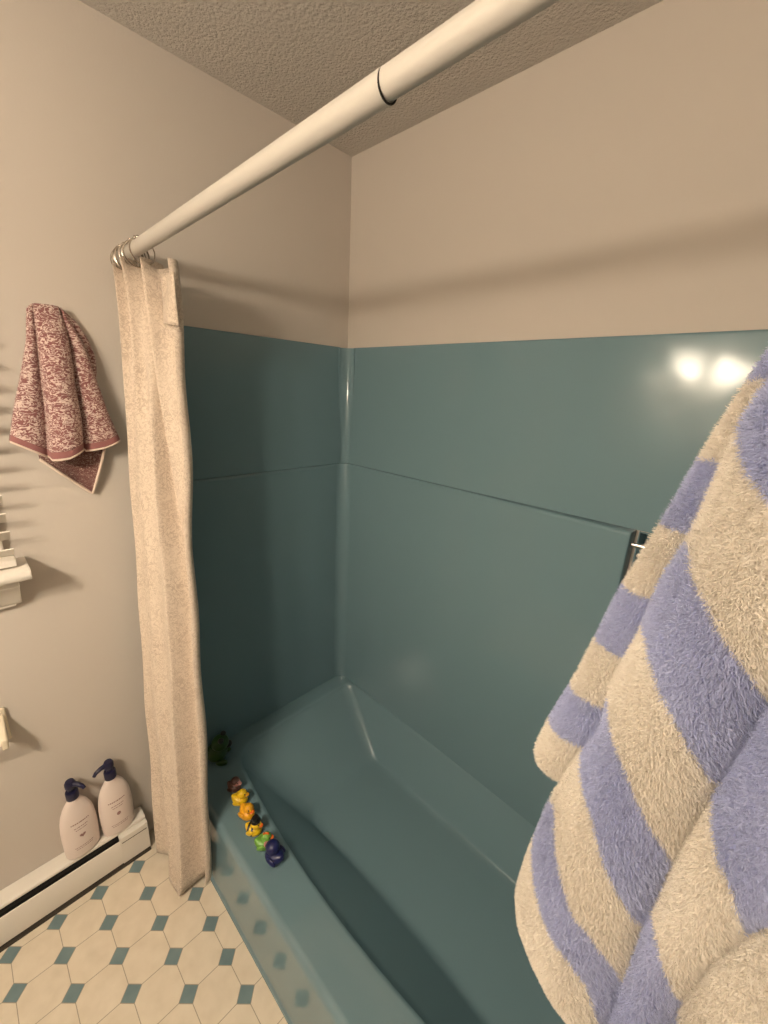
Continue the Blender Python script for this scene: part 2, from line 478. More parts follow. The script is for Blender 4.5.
# ------------------------------------------------------------------ shower curtain
def build_curtain():
    t = thing('shower_curtain', 'cream speckled fabric shower curtain bunched at the wall end of the rod', 'shower curtain', (0.17, -0.86, 0.0))
    base = Vector(t.location)
    NS, NZ = 200, 70
    def P(s, k):
        v = k / NZ                              # 0 at the top, 1 at the hem
        A0, A1 = Vector((0.052, -0.832)), Vector((0.112, -0.944))
        B0, B1 = Vector((0.232, -0.762)), Vector((0.335, -0.866))
        A, B = A0.lerp(A1, v), B0.lerp(B1, v)
        q = A.lerp(B, s)
        d = (B - A).normalized()
        nrm = Vector((d.y, -d.x))
        ph = 2 * PI * (3.1 * s + 0.16 * math.sin(2.0 * v + 4 * s) - 0.15 * v) + 0.9
        edge = math.sin(PI * min(max(s, 0.0), 1.0)) ** 0.6
        pleat = (0.026 * math.exp(-v / 0.10) + 0.0075 + 0.006 * v * v) * (0.4 + 0.6 * edge)
        off = pleat * math.sin(ph)
        off += 0.030 * edge * (0.55 + 0.45 * math.sin(PI * v)) * (0.25 + 0.75 * min(v / 0.22, 1.0)) - 0.012
        sc = 0.50 + 0.42 * min(v / 0.42, 1.0) ** 0.9            # crease running down towards the tub side
        off -= 0.026 * math.exp(-((s - sc) / 0.055) ** 2) * (1 - 0.45 * v)
        off += 0.012 * math.exp(-((s - sc + 0.13) / 0.07) ** 2) * (1 - 0.4 * v)
        off -= 0.010 * math.exp(-((s - 0.30 - 0.10 * v) / 0.05) ** 2) * (0.35 + 0.65 * v)
        off += 0.052 * math.exp(-((s - 0.64) / 0.17) ** 2) * v ** 3
        along = 0.006 * math.cos(ph)
        q = q + nrm * off + d * along
        ztop = 1.895 + 0.020 * abs(math.cos(ph * 0.5)) - 0.02 * abs(s - 0.3)
        zbot = 0.034 + 0.006 * math.sin(ph) - 0.030 * math.exp(-((s - 0.66) / 0.2) ** 2) + 0.03 * max(s - 0.85, 0) / 0.15
        z = ztop + (zbot - ztop) * v
        n_ = noise.noise(Vector((q.x * 9, q.y * 9, z * 4))) * 0.006
        return Vector((q.x + nrm.x * n_, q.y + nrm.y * n_, z)) - base
    loops = [[P(i / NS, k) for i in range(NS + 1)] for k in range(NZ + 1)]
    o = MB().loft(loops, closed=False).build('curtain_cloth', CURT, t, angle=180)
    s_ = o.modifiers.new('thick', 'SOLIDIFY')
    s_.thickness = 0.0022
    s_.offset = 0
    # the stitched side hem hanging free on the tub side
    lp = []
    for k in range(NZ + 1):
        p = P(1.0, k)
        v = k / NZ
        wv = 0.003 * math.sin(11 * v) + 0.0025 * math.sin(27 * v + 1)
        lp.append([p + Vector((0.001, 0.003 + wv, 0)), p + Vector((0.011, 0.007 + wv, 0)), p + Vector((0.020, -0.002 + wv, 0)), p + Vector((0.022, -0.018 + wv * 0.5, 0.0))])
    h = MB().loft(lp, closed=False).build('side_hem', CURT, t, angle=180)
    s_ = h.modifiers.new('thick', 'SOLIDIFY')
    s_.thickness = 0.002
    # loose header corner folded down beside the rod
    lp = []
    for k in range(13):
        v = k / 12
        z = 1.873 - 0.108 * v
        lp.append([Vector((0.212 - 0.024 * v + 0.098 * u, -0.778 + 0.006 * math.sin(5 * u + 2 * v), z - 0.012 * u)) - base for u in [i / 10 for i in range(11)]])
    h = MB().loft(lp, closed=False).build('header_flap', CURT, t, angle=180)
    s_ = h.modifiers.new('thick', 'SOLIDIFY')
    s_.thickness = 0.003
    return t
build_curtain()
def build_rings():
    first = None
    for k, x in enumerate([0.022, 0.031, 0.040, 0.050, 0.059, 0.069, 0.079, 0.090, 0.101, 0.114, 0.132, 0.170]):
        if first is None:
            r = thing('curtain_ring', '', 'curtain ring', (x, -0.80, 1.9205))
            MB().torus((0, 0, 0), 0.029, 0.0017, 'x').build('wire_loop', WIRE, r)
            m = MB()
            for a in (60, 75, 90, 105, 120):
                m.ell((0, 0.029 * math.cos(math.radians(a)), 0.029 * math.sin(math.radians(a))), (0.0042,) * 3, nu=10, nv=6)
            m.build('roller_beads', WIRE, r)
            first = r
        else:
            r = copy_thing(first)
            r.location = (x, -0.80 + 0.002 * math.sin(k * 2.3), 1.9205)
        r.rotation_euler = (0.1 * math.sin(k * 1.7), 0.08 * math.cos(k * 2.1), 0.16 * math.sin(k * 1.3))
        tag(r, 'wire curtain ring bunched on the white rod above the cream curtain', 'curtain ring', 'curtain rings bunched at the end of the rod')
build_rings()

# ------------------------------------------------------------------ hanging washcloth
def pip(P, poly):
    """points in polygon (vectorised)"""
    x, y = P[:, 0], P[:, 1]
    ins = np.zeros(len(P), bool)
    n = len(poly)
    for i in range(n):
        x0, y0 = poly[i]
        x1, y1 = poly[(i + 1) % n]
        if y0 == y1: continue
        c = ((y0 > y) != (y1 > y)) & (x < (x1 - x0) * (y - y0) / (y1 - y0) + x0)
        ins ^= c
    return ins
def dist_poly(P, pl):
    best = np.full(len(P), 9.0)
    for A, B in zip(pl[:-1], pl[1:]):
        A, B = np.array(A), np.array(B)
        d = B - A
        t = np.clip(((P - A) @ d) / (d @ d + 1e-12), 0, 1)
        best = np.minimum(best, np.linalg.norm(P - (A + t[:, None] * d), axis=1))
    return best
def x_at(pl, z):
    p = np.array(sorted(pl, key=lambda q: q[1]))
    return np.interp(z, p[:, 1], p[:, 0])

def build_washcloth():
    t = thing('washcloth', 'dusty red and white patterned washcloth hanging on the wall left of the curtain', 'washcloth', (0.0, -0.98, 1.79))
    # fold lines in the wall plane (y, z), from left edge to right edge
    L = [(-1.018, 1.778), (-1.032, 1.70), (-1.055, 1.62), (-1.078, 1.55), (-1.098, 1.472)]
    V1 = [(-1.005, 1.786), (-1.012, 1.70), (-1.018, 1.60), (-1.022, 1.52), (-1.030, 1.44)]
    V2 = [(-0.955, 1.783), (-0.948, 1.70), (-0.950, 1.60), (-0.948, 1.52), (-0.955, 1.425)]
    Rr = [(-0.945, 1.778), (-0.915, 1.70), (-0.900, 1.62), (-0.885, 1.54), (-0.862, 1.455)]
    lines = [L, V1, V2, Rr]
    hem = [(0.0, 0.0), (1.0, -0.012), (1.05, -0.018), (1.5, -0.010), (2.0, 0.012), (2.05, 0.004), (2.5, 0.0), (3.0, 0.004)]
    def zhem(u):
        base = np.interp(u, [0, 1, 2, 3], [1.470, 1.440, 1.432, 1.458])
        return base + np.interp(u, [h[0] for h in hem], [h[1] for h in hem])
    NU, NV = 120, 90
    def pos(u, v):
        i = min(int(u), 2)
        f = u - i
        z = 1.789 - 0.006 * abs(u - 1.5) ** 2 + (zhem(u) - 1.789 + 0.006 * abs(u - 1.5) ** 2) * v
        ya, yb = x_at(lines[i], z), x_at(lines[i + 1], z)
        y = ya + (yb - ya) * f
        bulge = math.sqrt(max(4 * f * (1 - f), 0))
        depth = [0.022, 0.040, 0.026][i] * (0.35 + 0.65 * min(v * 1.6, 1))
        x = 0.020 + depth * bulge + (0.010 if i == 1 else 0.0)
        x *= 0.55 + 0.45 * min(v * 5, 1)
        x += 0.010
        x += 0.003 * noise.noise(Vector((y * 30, z * 18, 1.0)))
        return Vector((x, y + 0.98, z - 1.79))
    def strip(v0, v1, n, name, m, u0=0.0, u1=3.0, lift=0.0):
        loops = []
        for k in range(n + 1):
            v = v0 + (v1 - v0) * k / n
            loops.append([pos(u0 + (u1 - u0) * i / NU, v) + Vector((lift, 0, 0)) for i in range(NU + 1)])
        o = MB().loft(loops, closed=False).build(name, m, t, angle=180)
        s_ = o.modifiers.new('thick', 'SOLIDIFY')
        s_.thickness = 0.005
        s_.offset = -1
        return o
    strip(0.0, 0.945, NV, 'terry_cloth', WASH)
    strip(0.945, 0.992, 6, 'hem_band', WASHBAND)
    strip(0.992, 1.006, 3, 'edge_stitching', WASHEDGE, lift=0.001)
    # rear corner that hangs lower, seen from inside
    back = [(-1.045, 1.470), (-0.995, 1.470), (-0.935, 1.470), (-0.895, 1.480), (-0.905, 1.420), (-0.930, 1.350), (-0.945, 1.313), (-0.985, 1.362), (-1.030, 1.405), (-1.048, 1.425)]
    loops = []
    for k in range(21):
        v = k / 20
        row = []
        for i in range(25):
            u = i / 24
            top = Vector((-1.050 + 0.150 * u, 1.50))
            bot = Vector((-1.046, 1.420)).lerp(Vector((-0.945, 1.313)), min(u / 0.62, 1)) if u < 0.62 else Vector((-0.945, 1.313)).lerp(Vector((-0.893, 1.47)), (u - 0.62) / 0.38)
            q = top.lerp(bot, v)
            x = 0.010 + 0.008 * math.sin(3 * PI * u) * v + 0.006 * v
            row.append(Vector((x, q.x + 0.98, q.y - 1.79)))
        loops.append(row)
    o = MB().loft(loops, closed=False).build('rear_corner', WASHREV_SHADE, t, angle=180)
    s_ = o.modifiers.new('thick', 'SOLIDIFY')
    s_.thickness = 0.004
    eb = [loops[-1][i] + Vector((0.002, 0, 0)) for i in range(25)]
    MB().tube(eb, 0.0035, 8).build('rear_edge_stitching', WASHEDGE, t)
    # dark rim of the far layer looking out at the right
    pts = [Vector((0.010, y + 0.98, z - 1.79)) for y, z in [(-0.952, 1.782), (-0.930, 1.755), (-0.912, 1.715), (-0.902, 1.675), (-0.902, 1.640), (-0.906, 1.61)]]
    MB().tube(pts, [0.006, 0.010, 0.012, 0.012, 0.010, 0.006], 10).build('far_layer_edge', WASH, t)
    h = thing('towel_hook', 'small robe hook hidden under the top of the red washcloth', 'hook', (0.0, -0.98, 1.765))
    MB().lathe([(0.014, 0), (0.014, 0.003), (0.006, 0.005), (0.005, 0.012), (0.007, 0.016), (0.0, 0.018)], n=16).build('hook_post', CHROME, h).matrix_basis = Matrix.Translation((0.001, 0, 0)) @ Matrix.Rotation(PI / 2, 4, 'Y')
build_washcloth()

# ------------------------------------------------------------------ window with blind at the far left
def build_window():
    f = MB()
    yR = -1.150
    f.box(0.001, 0.020, yR - 0.06, yR, 1.04, 2.02)
    f.box(0.001, 0.020, -1.90, -1.84, 1.04, 2.02)
    f.box(0.001, 0.020, -1.84, yR - 0.06, 1.96, 2.02)
    f.box(0.001, 0.020, -1.84, yR - 0.06, 1.04, 1.10)
    win = struct(f.build('window_1', WHITE, bevel=0.003))
    MB().box(0.002, 0.006, -1.84, yR - 0.06, 1.10, 1.96).build('pane', mat('night_glass', (0.03, 0.035, 0.05), 0.05), win)
    # stool: bull-nosed sill board, moulding and apron beneath
    prof = [(0.001, 1.135), (0.098, 1.135), (0.106, 1.139), (0.110, 1.147), (0.110, 1.153), (0.106, 1.161), (0.098, 1.165), (0.001, 1.165)]
    MB().loft([[Vector((x, y, z)) for x, z in prof] for y in (-1.96, -1.113)], cap0=True, cap1=True).build('window_sill', WHITE, win, bevel=0.002)
    prof = [(0.001, 1.045), (0.018, 1.045), (0.030, 1.055), (0.040, 1.075), (0.058, 1.10), (0.078, 1.115), (0.080, 1.1349), (0.001, 1.1349)]
    MB().loft([[Vector((x, y, z)) for x, z in prof] for y in (-1.93, -1.138)], cap0=True, cap1=True).build('sill_moulding', WHITE, win, bevel=0.002)
    b = thing('window_blind', 'white horizontal slat blind over the window sill at the left edge', 'blind', (0.0, -1.50, 1.17))
    y0, y1 = -1.88 + 1.50, -1.134 + 1.50
    z = 0.030
    k = 0
    while z < 0.86:
        m = MB()
        a = math.radians(38)
        cx = 0.056
        hw, ht = 0.025, 0.0015
        c, s = math.cos(a), math.sin(a)
        pr = [(cx + u * c - w_ * s, z + u * s + w_ * c) for u, w_ in ((-hw, -ht), (hw, -ht), (hw, ht), (-hw, ht))]
        m.loft([[Vector((x, y, q)) for x, q in pr] for y in (y0, y1)], cap0=True, cap1=True).build('slat', WHITE, b)
        z += 0.045
        k += 1
    MB().box(0.030, 0.082, y0, y1, 0.0005, 0.018).build('bottom_rail', WHITE, b, bevel=0.003)
    MB().box(0.025, 0.085, y0, y1, 0.86, 0.91).build('head_rail', WHITE, b, bevel=0.003)
build_window()

# ------------------------------------------------------------------ toilet paper holder at the left edge
def build_tp():
    t = thing('toilet_paper_holder', 'cream wall bracket of a paper holder at the lower left edge', 'paper holder', (0.0, -1.295, 0.69))
    m = MB().box(0.001, 0.012, -0.09, 0.075, -0.045, 0.060)
    m.build('back_plate', CERAM, t, bevel=0.004)
    for y in (0.060, -0.085):
        m = MB()
        m.loft([[Vector((0.012, y + d, z)) for d, z in ((-0.010, -0.035), (0.010, -0.035), (0.010, 0.045), (-0.010, 0.045))],
                [Vector((0.050, y + d, z)) for d, z in ((-0.008, -0.025), (0.008, -0.025), (0.008, 0.025), (-0.008, 0.025))],
                [Vector((0.085, y + d, z)) for d, z in ((-0.007, -0.018), (0.007, -0.018), (0.007, 0.012), (-0.007, 0.012))]], cap0=True, cap1=True)
        m.build('bracket_arm', CERAM, t, bevel=0.004)
    MB().tube([(0.068, -0.082, -0.004), (0.068, 0.057, -0.004)], 0.007).build('roller', WHITE, t)
build_tp()

# ------------------------------------------------------------------ baseboard heater
def build_heater():
    t = thing('baseboard_heater', 'white electric baseboard heater along the wall under the lotion bottles', 'heater', (0.0, -1.45, 0.0))
    o = 1.45
    yA, yB = -1.98 + o, -0.948 + o
    def pris(prof, a, b, name, m, bevel=0.0015):
        MB().loft([[Vector((x, y, z)) for x, z in prof] for y in (a, b)], cap0=True, cap1=True).build(name, m, t, bevel=bevel)
    pris([(0.001, 0.138), (0.001, 0.144), (0.043, 0.144), (0.050, 0.1425), (0.053, 0.139), (0.053, 0.132), (0.050, 0.132), (0.047, 0.137), (0.040, 0.138)], yA, yB, 'top_cover', WHITE)
    pris([(0.062, 0.016), (0.0665, 0.016), (0.067, 0.018), (0.067, 0.113), (0.066, 0.116), (0.062, 0.116)], yA, yB, 'front_panel', WHITE)
    pris([(0.001, 0.014), (0.030, 0.014), (0.030, 0.138), (0.001, 0.138)], yA + 0.002, yB - 0.012, 'back_housing', WHITE, 0)
    pris([(0.031, 0.030), (0.053, 0.030), (0.053, 0.118), (0.031, 0.118)], yA + 0.01, yB - 0.012, 'heating_fins', DARK, 0)
    pris([(0.003, 0.012), (0.0655, 0.012), (0.0675, 0.014), (0.0675, 0.127), (0.0655, 0.1275), (0.003, 0.1375)], yB - 0.085, yB + 0.001, 'end_cap', WHITE)
    pris([(0.0677, 0.104), (0.0682, 0.104), (0.0682, 0.1065), (0.0677, 0.1065)], yB - 0.080, yB - 0.004, 'end_cap_seam', LINEM, 0)
    pris([(0.052, 0.0), (0.0715, 0.0), (0.0705, 0.004), (0.052, 0.006)], yA, yB, 'foot_strip', LINEM, 0)  # thin dark strip along the front foot
    pris([(0.001, 0.0), (0.052, 0.0), (0.052, 0.0115), (0.001, 0.0115)], yA, yB, 'toe_base', DARK, 0)
build_heater()

# ------------------------------------------------------------------ lotion bottles
def lotion_bottle(loc, rz, label, heart, noz):
    t = thing('lotion_bottle', label, 'bottle', loc, rz, 'pump lotion bottles on the heater')
    A, B = 0.049, 0.0265
    prof = [(0.0, 0.0), (0.80, 0.0), (0.90, 0.004), (0.95, 0.012), (0.985, 0.04), (1.0, 0.08), (0.985, 0.115), (0.93, 0.145), (0.83, 0.170), (0.68, 0.190), (0.50, 0.205), (0.36, 0.214), (0.30, 0.219), (0.28, 0.230), (0.0, 0.230)]
    # closer to round at the neck
    m = MB()
    loops = []
    for r, z in prof:
        sx = B * r if r > 0.5 else max(B * r, min(A * r, 0.0145))
        loops.append([Vector((sx * math.cos(2 * PI * i / 36), A * r * math.sin(2 * PI * i / 36), z)) for i in range(36)])
    m.loft(loops).build('bottle_body', BOT, t, angle=60)
    MB().lathe([(0.0, 0.222), (0.0165, 0.222), (0.0170, 0.224), (0.0170, 0.247), (0.0155, 0.250), (0.009, 0.251), (0.009, 0.262), (0.0, 0.262)]).build('pump_collar', NAVY, t)
    h = MB().lathe([(0.0, 0.2621), (0.0125, 0.2621), (0.0145, 0.266), (0.0145, 0.280), (0.011, 0.287), (0.0, 0.288)])
    d = Vector((math.cos(noz), math.sin(noz), 0))
    h.tube([d * 0.004 + Vector((0, 0, 0.277)), d * 0.024 + Vector((0, 0, 0.277)), d * 0.038 + Vector((0, 0, 0.272)), d * 0.044 + Vector((0, 0, 0.264))], [0.0085, 0.007, 0.006, 0.005], 12)
    h.build('pump_head', NAVY, t)
    # faint rows of label print following the curved front
    def R(z): return np.interp(z, [p[1] for p in prof[2:12]], [p[0] for p in prof[2:12]])
    def mark(ink, ya, yb, za, zb):
        n = 6
        lo = []
        for k in range(n + 1):
            y = ya + (yb - ya) * k / n
            row = []
            for z in (za, zb):
                r = R(z)
                row.append(Vector((B * r * math.sqrt(max(1 - (y / (A * r)) ** 2, 0)) + 0.0005, y, z)))
            lo.append(row)
        ink.loft(lo, closed=False)
    def row(z, h_, w_, seed):
        rr = random.Random(seed)
        ink = MB()
        y = -w_ / 2
        while y < w_ / 2:
            l_ = rr.uniform(0.002, 0.0055)
            mark(ink, y, min(y + l_, w_ / 2), z, z + h_)
            y += l_ + rr.uniform(0.0008, 0.0018)
        ink.build('print_line', INK, t)
    row(0.138, 0.0042, 0.048, 1)
    row(0.122, 0.0026, 0.036, 2)
    row(0.113, 0.0026, 0.030, 3)
    row(0.045, 0.0022, 0.050, 4)
    row(0.038, 0.0022, 0.044, 5)
    e = MB()
    pts = []
    for k in range(28):
        a = 2 * PI * k / 28
        if heart:
            y, z = 0.0085 * math.sin(a) ** 3 * 1.0, 0.0005 * (13 * math.cos(a) - 5 * math.cos(2 * a) - 2 * math.cos(3 * a) - math.cos(4 * a))
        else:
            y, z = 0.006 * math.sin(a), 0.007 * math.cos(a)
        z += 0.088
        r = R(z)
        pts.append(Vector((B * r * math.sqrt(1 - (y / (A * r)) ** 2) + 0.0006, y, z)))
    c = Vector((B + 0.0006, 0, 0.088))
    e.add([c] + pts, [(0, 1 + k, 1 + (k + 1) % 28) for k in range(28)])
    e.build('label_emblem', INK, t)
lotion_bottle((0.034, -1.124, 0.1442), 0.12, 'pale pink lotion bottle with heart emblem, left of the two on the heater', True, math.radians(35))
lotion_bottle((0.034, -1.022, 0.1442), 0.05, 'pale pink lotion bottle nearer the curtain, its navy nozzle pointing left', False, math.radians(-80))

# ------------------------------------------------------------------ bath toys on the tub deck
def bath_duck(loc, rz, label, body, head, beak, s=1.0, cat='rubber duck', extras=None):
    t = thing('rubber_duck', label, cat, loc, rz, 'rubber ducks lined up on the tub deck')
    def shape(p):
        q = p.copy()
        if q.x < 0:                              # tail drawn back and up
            u = (-q.x / 0.028) ** 2
            q.z += 0.012 * u
            q.y *= 1 - 0.45 * u
        if q.z < -0.012: q.z = -0.012 - (q.z + 0.012) * -0.25
        return q * s
    MB().ell((0, 0, 0.0149 * s), (0.028, 0.022, 0.018), fn=shape).build('body', body, t)
    hd = MB().ell((0.011 * s, 0, 0.040 * s), (0.0155 * s, 0.0150 * s, 0.0150 * s)).build('head', head, t)
    b = MB().ell((0.026 * s, 0, 0.0385 * s), (0.0085 * s, 0.0080 * s, 0.0022 * s), nu=14, nv=8)
    b.ell((0.0255 * s, 0, 0.0355 * s), (0.0065 * s, 0.0065 * s, 0.0018 * s), nu=14, nv=8)
    b.build('beak', beak, hd)
    for sy in (1, -1):
        MB().ell((0.0215 * s, 0.0078 * sy * s, 0.0455 * s), (0.0024 * s,) * 3, nu=10, nv=6).build('eye', P_BLK, hd)
    for sy in (1, -1):
        MB().ell((-0.004 * s, 0.0195 * sy * s, 0.019 * s), (0.014 * s, 0.005 * s, 0.009 * s), Matrix.Rotation(-0.3, 3, 'Y'), nu=16, nv=8).build('wing', body, t)
    if extras: extras(t, s)
    return t
def hat(m, r=0.012, h=0.012):
    def f(t, s):
        MB().lathe([(0.0, 0), (r * 1.35, 0), (r * 1.35, 0.002), (r, 0.003), (r * 0.9, h), (0.0, h + 0.001)], (0.009 * s, 0, 0.0525 * s), n=20).build('hat', m, t)
    return f
def stripes(t, s):
    hat(P_BLK, 0.0115, 0.015)(t, s)
    m = MB()
    for x, r in ((-0.012, 0.0205), (0.002, 0.0225)):
        lo = []
        for k in range(29):
            a = 2 * PI * k / 28
            u = (max(-x, 0) / 0.028) ** 2
            c = math.sqrt(1 - (x / 0.028) ** 2)
            lo.append([Vector(((x + d) * s, (0.0224 * c * (1 - 0.45 * u) + e) * math.cos(a) * s, (0.0149 + 0.012 * u + (0.0182 * c + e) * math.sin(a) * (1 if math.sin(a) > 0 else 0.7)) * s)) for d, e in ((-0.0035, 0.0), (-0.003, 0.0015), (0.003, 0.0015), (0.0035, 0.0))])
        m.loft(lo, closed=False)
    m.build('black_stripes', P_BLK, t)
def comb(t, s):
    m = MB()
    for k in range(3):
        m.ell((0.004 * s + 0.006 * k * s, 0, (0.054 + 0.002 * (k == 1)) * s), (0.004 * s, 0.003 * s, 0.005 * s), nu=10, nv=6)
    m.build('red_comb', P_BEAK, t)
def hair(t, s):
    MB().ell((0.007 * s, 0, 0.0455 * s), (0.0165 * s, 0.0165 * s, 0.0125 * s)).build('dark_hair', P_BRN, t)
def bonnet(t, s):
    MB().ell((0.006 * s, 0, 0.0425 * s), (0.0175 * s, 0.018 * s, 0.0165 * s)).build('navy_hood', P_NAVY, t)
DZ = TZ + 0.0004
bath_duck((0.248, -0.708, DZ), 0.55, 'dark haired pink rubber duck, furthest in the row on the tub deck', P_BRN, P_PINK, P_PINK, 0.92, extras=hair)
bath_duck((0.306, -0.717, DZ), 0.75, 'plain lemon yellow rubber duck, second in the row on the tub deck', P_YEL, P_YEL, P_ORG, 1.0)
bath_duck((0.366, -0.722, DZ), 0.15, 'orange yellow rubber duck with red orange beak on the tub deck', P_ORG, P_ORG, P_BEAK, 1.05)
bath_duck((0.430, -0.733, DZ), 0.60, 'yellow rubber duck with black stripes and black hat on the tub deck', P_YEL, P_YEL, P_BEAK, 0.98, extras=stripes)
bath_duck((0.490, -0.733, DZ), 0.85, 'green rubber duck with a red comb, between striped and navy ducks', P_GRN, P_GRN, P_BEAK, 0.98, extras=comb)
bath_duck((0.550, -0.728, DZ), 3.45, 'navy blue rubber duck, nearest the camera at the end of the row', P_NAVY, P_NAVY, P_PINK, 1.18, extras=bonnet)

def build_frog():
    t = thing('bath_toy', 'dark green animal bath toy half hidden behind the shower curtain', 'bath toy', (0.085, -0.695, DZ), 0.9)
    MB().ell((0, 0, 0.034), (0.040, 0.036, 0.0335)).build('body', P_DGRN, t)
    hd = MB().ell((0.016, 0, 0.078), (0.032, 0.034, 0.026)).build('head', P_DGRN, t)
    for sy in (1, -1):
        MB().ell((0.024, 0.018 * sy, 0.102), (0.0105,) * 3, nu=14, nv=10).build('eye', P_BLK, hd)
        MB().ell((0.024, 0.030 * sy, 0.012), (0.022, 0.011, 0.0115), nu=16, nv=10).build('foot', P_DGRN, t)
    MB().ell((0.040, 0.020, 0.050), (0.014, 0.014, 0.014), nu=16, nv=10).build('dark_ball', P_BLK, t)
build_frog()

# ------------------------------------------------------------------ striped bath towel
Y0 = -0.865
HOOK = (1.50, 1.93)
V0 = [HOOK, (1.357, 1.644), (1.352, 1.622), (1.349, 1.597), (1.343, 1.551), (1.334, 1.513), (1.33, 1.472), (1.321, 1.424), (1.321, 1.381), (1.303, 1.315), (1.294, 1.272), (1.286, 1.2), (1.283, 1.154), (1.289, 1.125), (1.307, 1.103), (1.327, 1.088), (1.353, 1.062), (1.375, 0.95), (1.385, 0.6)]
V1 = [HOOK, (1.455, 1.6), (1.4, 1.465), (1.398, 1.448), (1.396, 1.429), (1.392, 1.395), (1.388, 1.353), (1.384, 1.31), (1.382, 1.264), (1.379, 1.235), (1.378, 1.16), (1.377, 1.103), (1.4, 0.9), (1.41, 0.6)]
V2 = [HOOK, (1.5, 1.4), (1.435, 1.315), (1.428, 1.291), (1.42, 1.246), (1.413, 1.196), (1.412, 1.164), (1.45, 0.9), (1.47, 0.6)]
V3 = [HOOK, (1.57, 1.5), (1.60, 1.0), (1.61, 0.6)]
VS = [V0, V1, V2, V3]
BLUES = [
 [(1.293, 1.276), (1.303, 1.29), (1.313, 1.262), (1.325, 1.239), (1.337, 1.218), (1.349, 1.213), (1.363, 1.192), (1.37, 1.18), (1.378, 1.145), (1.376, 1.128), (1.374, 1.096), (1.362, 1.135), (1.354, 1.152), (1.342, 1.166), (1.328, 1.174), (1.313, 1.19), (1.301, 1.208), (1.292, 1.224), (1.288, 1.24)],
 [(1.315, 1.4), (1.323, 1.412), (1.331, 1.395), (1.343, 1.381), (1.353, 1.366), (1.367, 1.345), (1.376, 1.329), (1.384, 1.3), (1.385, 1.275), (1.384, 1.255), (1.381, 1.233), (1.374, 1.239), (1.365, 1.259), (1.354, 1.277), (1.346, 1.291), (1.334, 1.319), (1.325, 1.332), (1.315, 1.345), (1.308, 1.35), (1.311, 1.374)],
 [(1.381, 1.233), (1.384, 1.255), (1.388, 1.248), (1.393, 1.239), (1.401, 1.219), (1.409, 1.195), (1.415, 1.181), (1.43, 1.08), (1.4, 1.0), (1.378, 1.089), (1.378, 1.125), (1.38, 1.156), (1.381, 1.179), (1.382, 1.206)],
 [(1.343, 1.546), (1.35, 1.529), (1.359, 1.521), (1.367, 1.51), (1.378, 1.497), (1.388, 1.485), (1.396, 1.471), (1.401, 1.462), (1.398, 1.442), (1.396, 1.423), (1.394, 1.403), (1.393, 1.39), (1.389, 1.395), (1.381, 1.407), (1.375, 1.418), (1.367, 1.431), (1.359, 1.442), (1.349, 1.455), (1.338, 1.474), (1.33, 1.484), (1.33, 1.498), (1.334, 1.51), (1.338, 1.54)],
 [(1.393, 1.39), (1.394, 1.403), (1.396, 1.423), (1.398, 1.442), (1.401, 1.462), (1.435, 1.55), (1.47, 1.45), (1.437, 1.308), (1.434, 1.296), (1.428, 1.286), (1.415, 1.338), (1.408, 1.348), (1.403, 1.352), (1.397, 1.367), (1.393, 1.386)],
 [(1.356, 1.648), (1.356, 1.644), (1.354, 1.633), (1.352, 1.622), (1.354, 1.613), (1.357, 1.605), (1.362, 1.597), (1.368, 1.592), (1.371, 1.588), (1.41, 1.56), (1.44, 1.6), (1.45, 1.7), (1.4, 1.72)],
 [(1.51, 1.52), (1.57, 1.44), (1.59, 1.34), (1.50, 1.40)], [(1.47, 1.20), (1.60, 1.14), (1.60, 1.04), (1.46, 1.08)], [(1.39, 0.90), (1.61, 0.86), (1.61, 0.76), (1.385, 0.78)],
]
def relief(P):
    d = [dist_poly(P, v) for v in VS]
    xs = [x_at(v, P[:, 1]) for v in VS]
    h = np.zeros(len(P))
    for i in range(3):
        m = (P[:, 0] >= xs[i]) & (P[:, 0] < xs[i + 1])
        t = d[i] / (d[i] + d[i + 1] + 1e-6)
        h = np.where(m, np.minimum(0.034, 0.60 * (d[i] + d[i + 1])) * np.sqrt(np.maximum(4 * t * (1 - t), 0)), h)
    return h
def is_blue(P):
    b = np.zeros(len(P), bool)
    for q in BLUES: b |= pip(P, q)
    return b
def mesh_two(name, V, F, blue, parent):
    me = bpy.data.meshes.new(name)
    me.from_pydata(V.tolist(), [], F.tolist())
    me.materials.append(TWHITE)
    me.materials.append(TBLUE)
    me.polygons.foreach_set('material_index', blue.astype(np.int32))
    me.polygons.foreach_set('use_smooth', np.ones(len(F), bool))
    me.update()
    o = bpy.data.objects.new(name, me)
    COL.objects.link(o)
    o.parent = parent
    return o
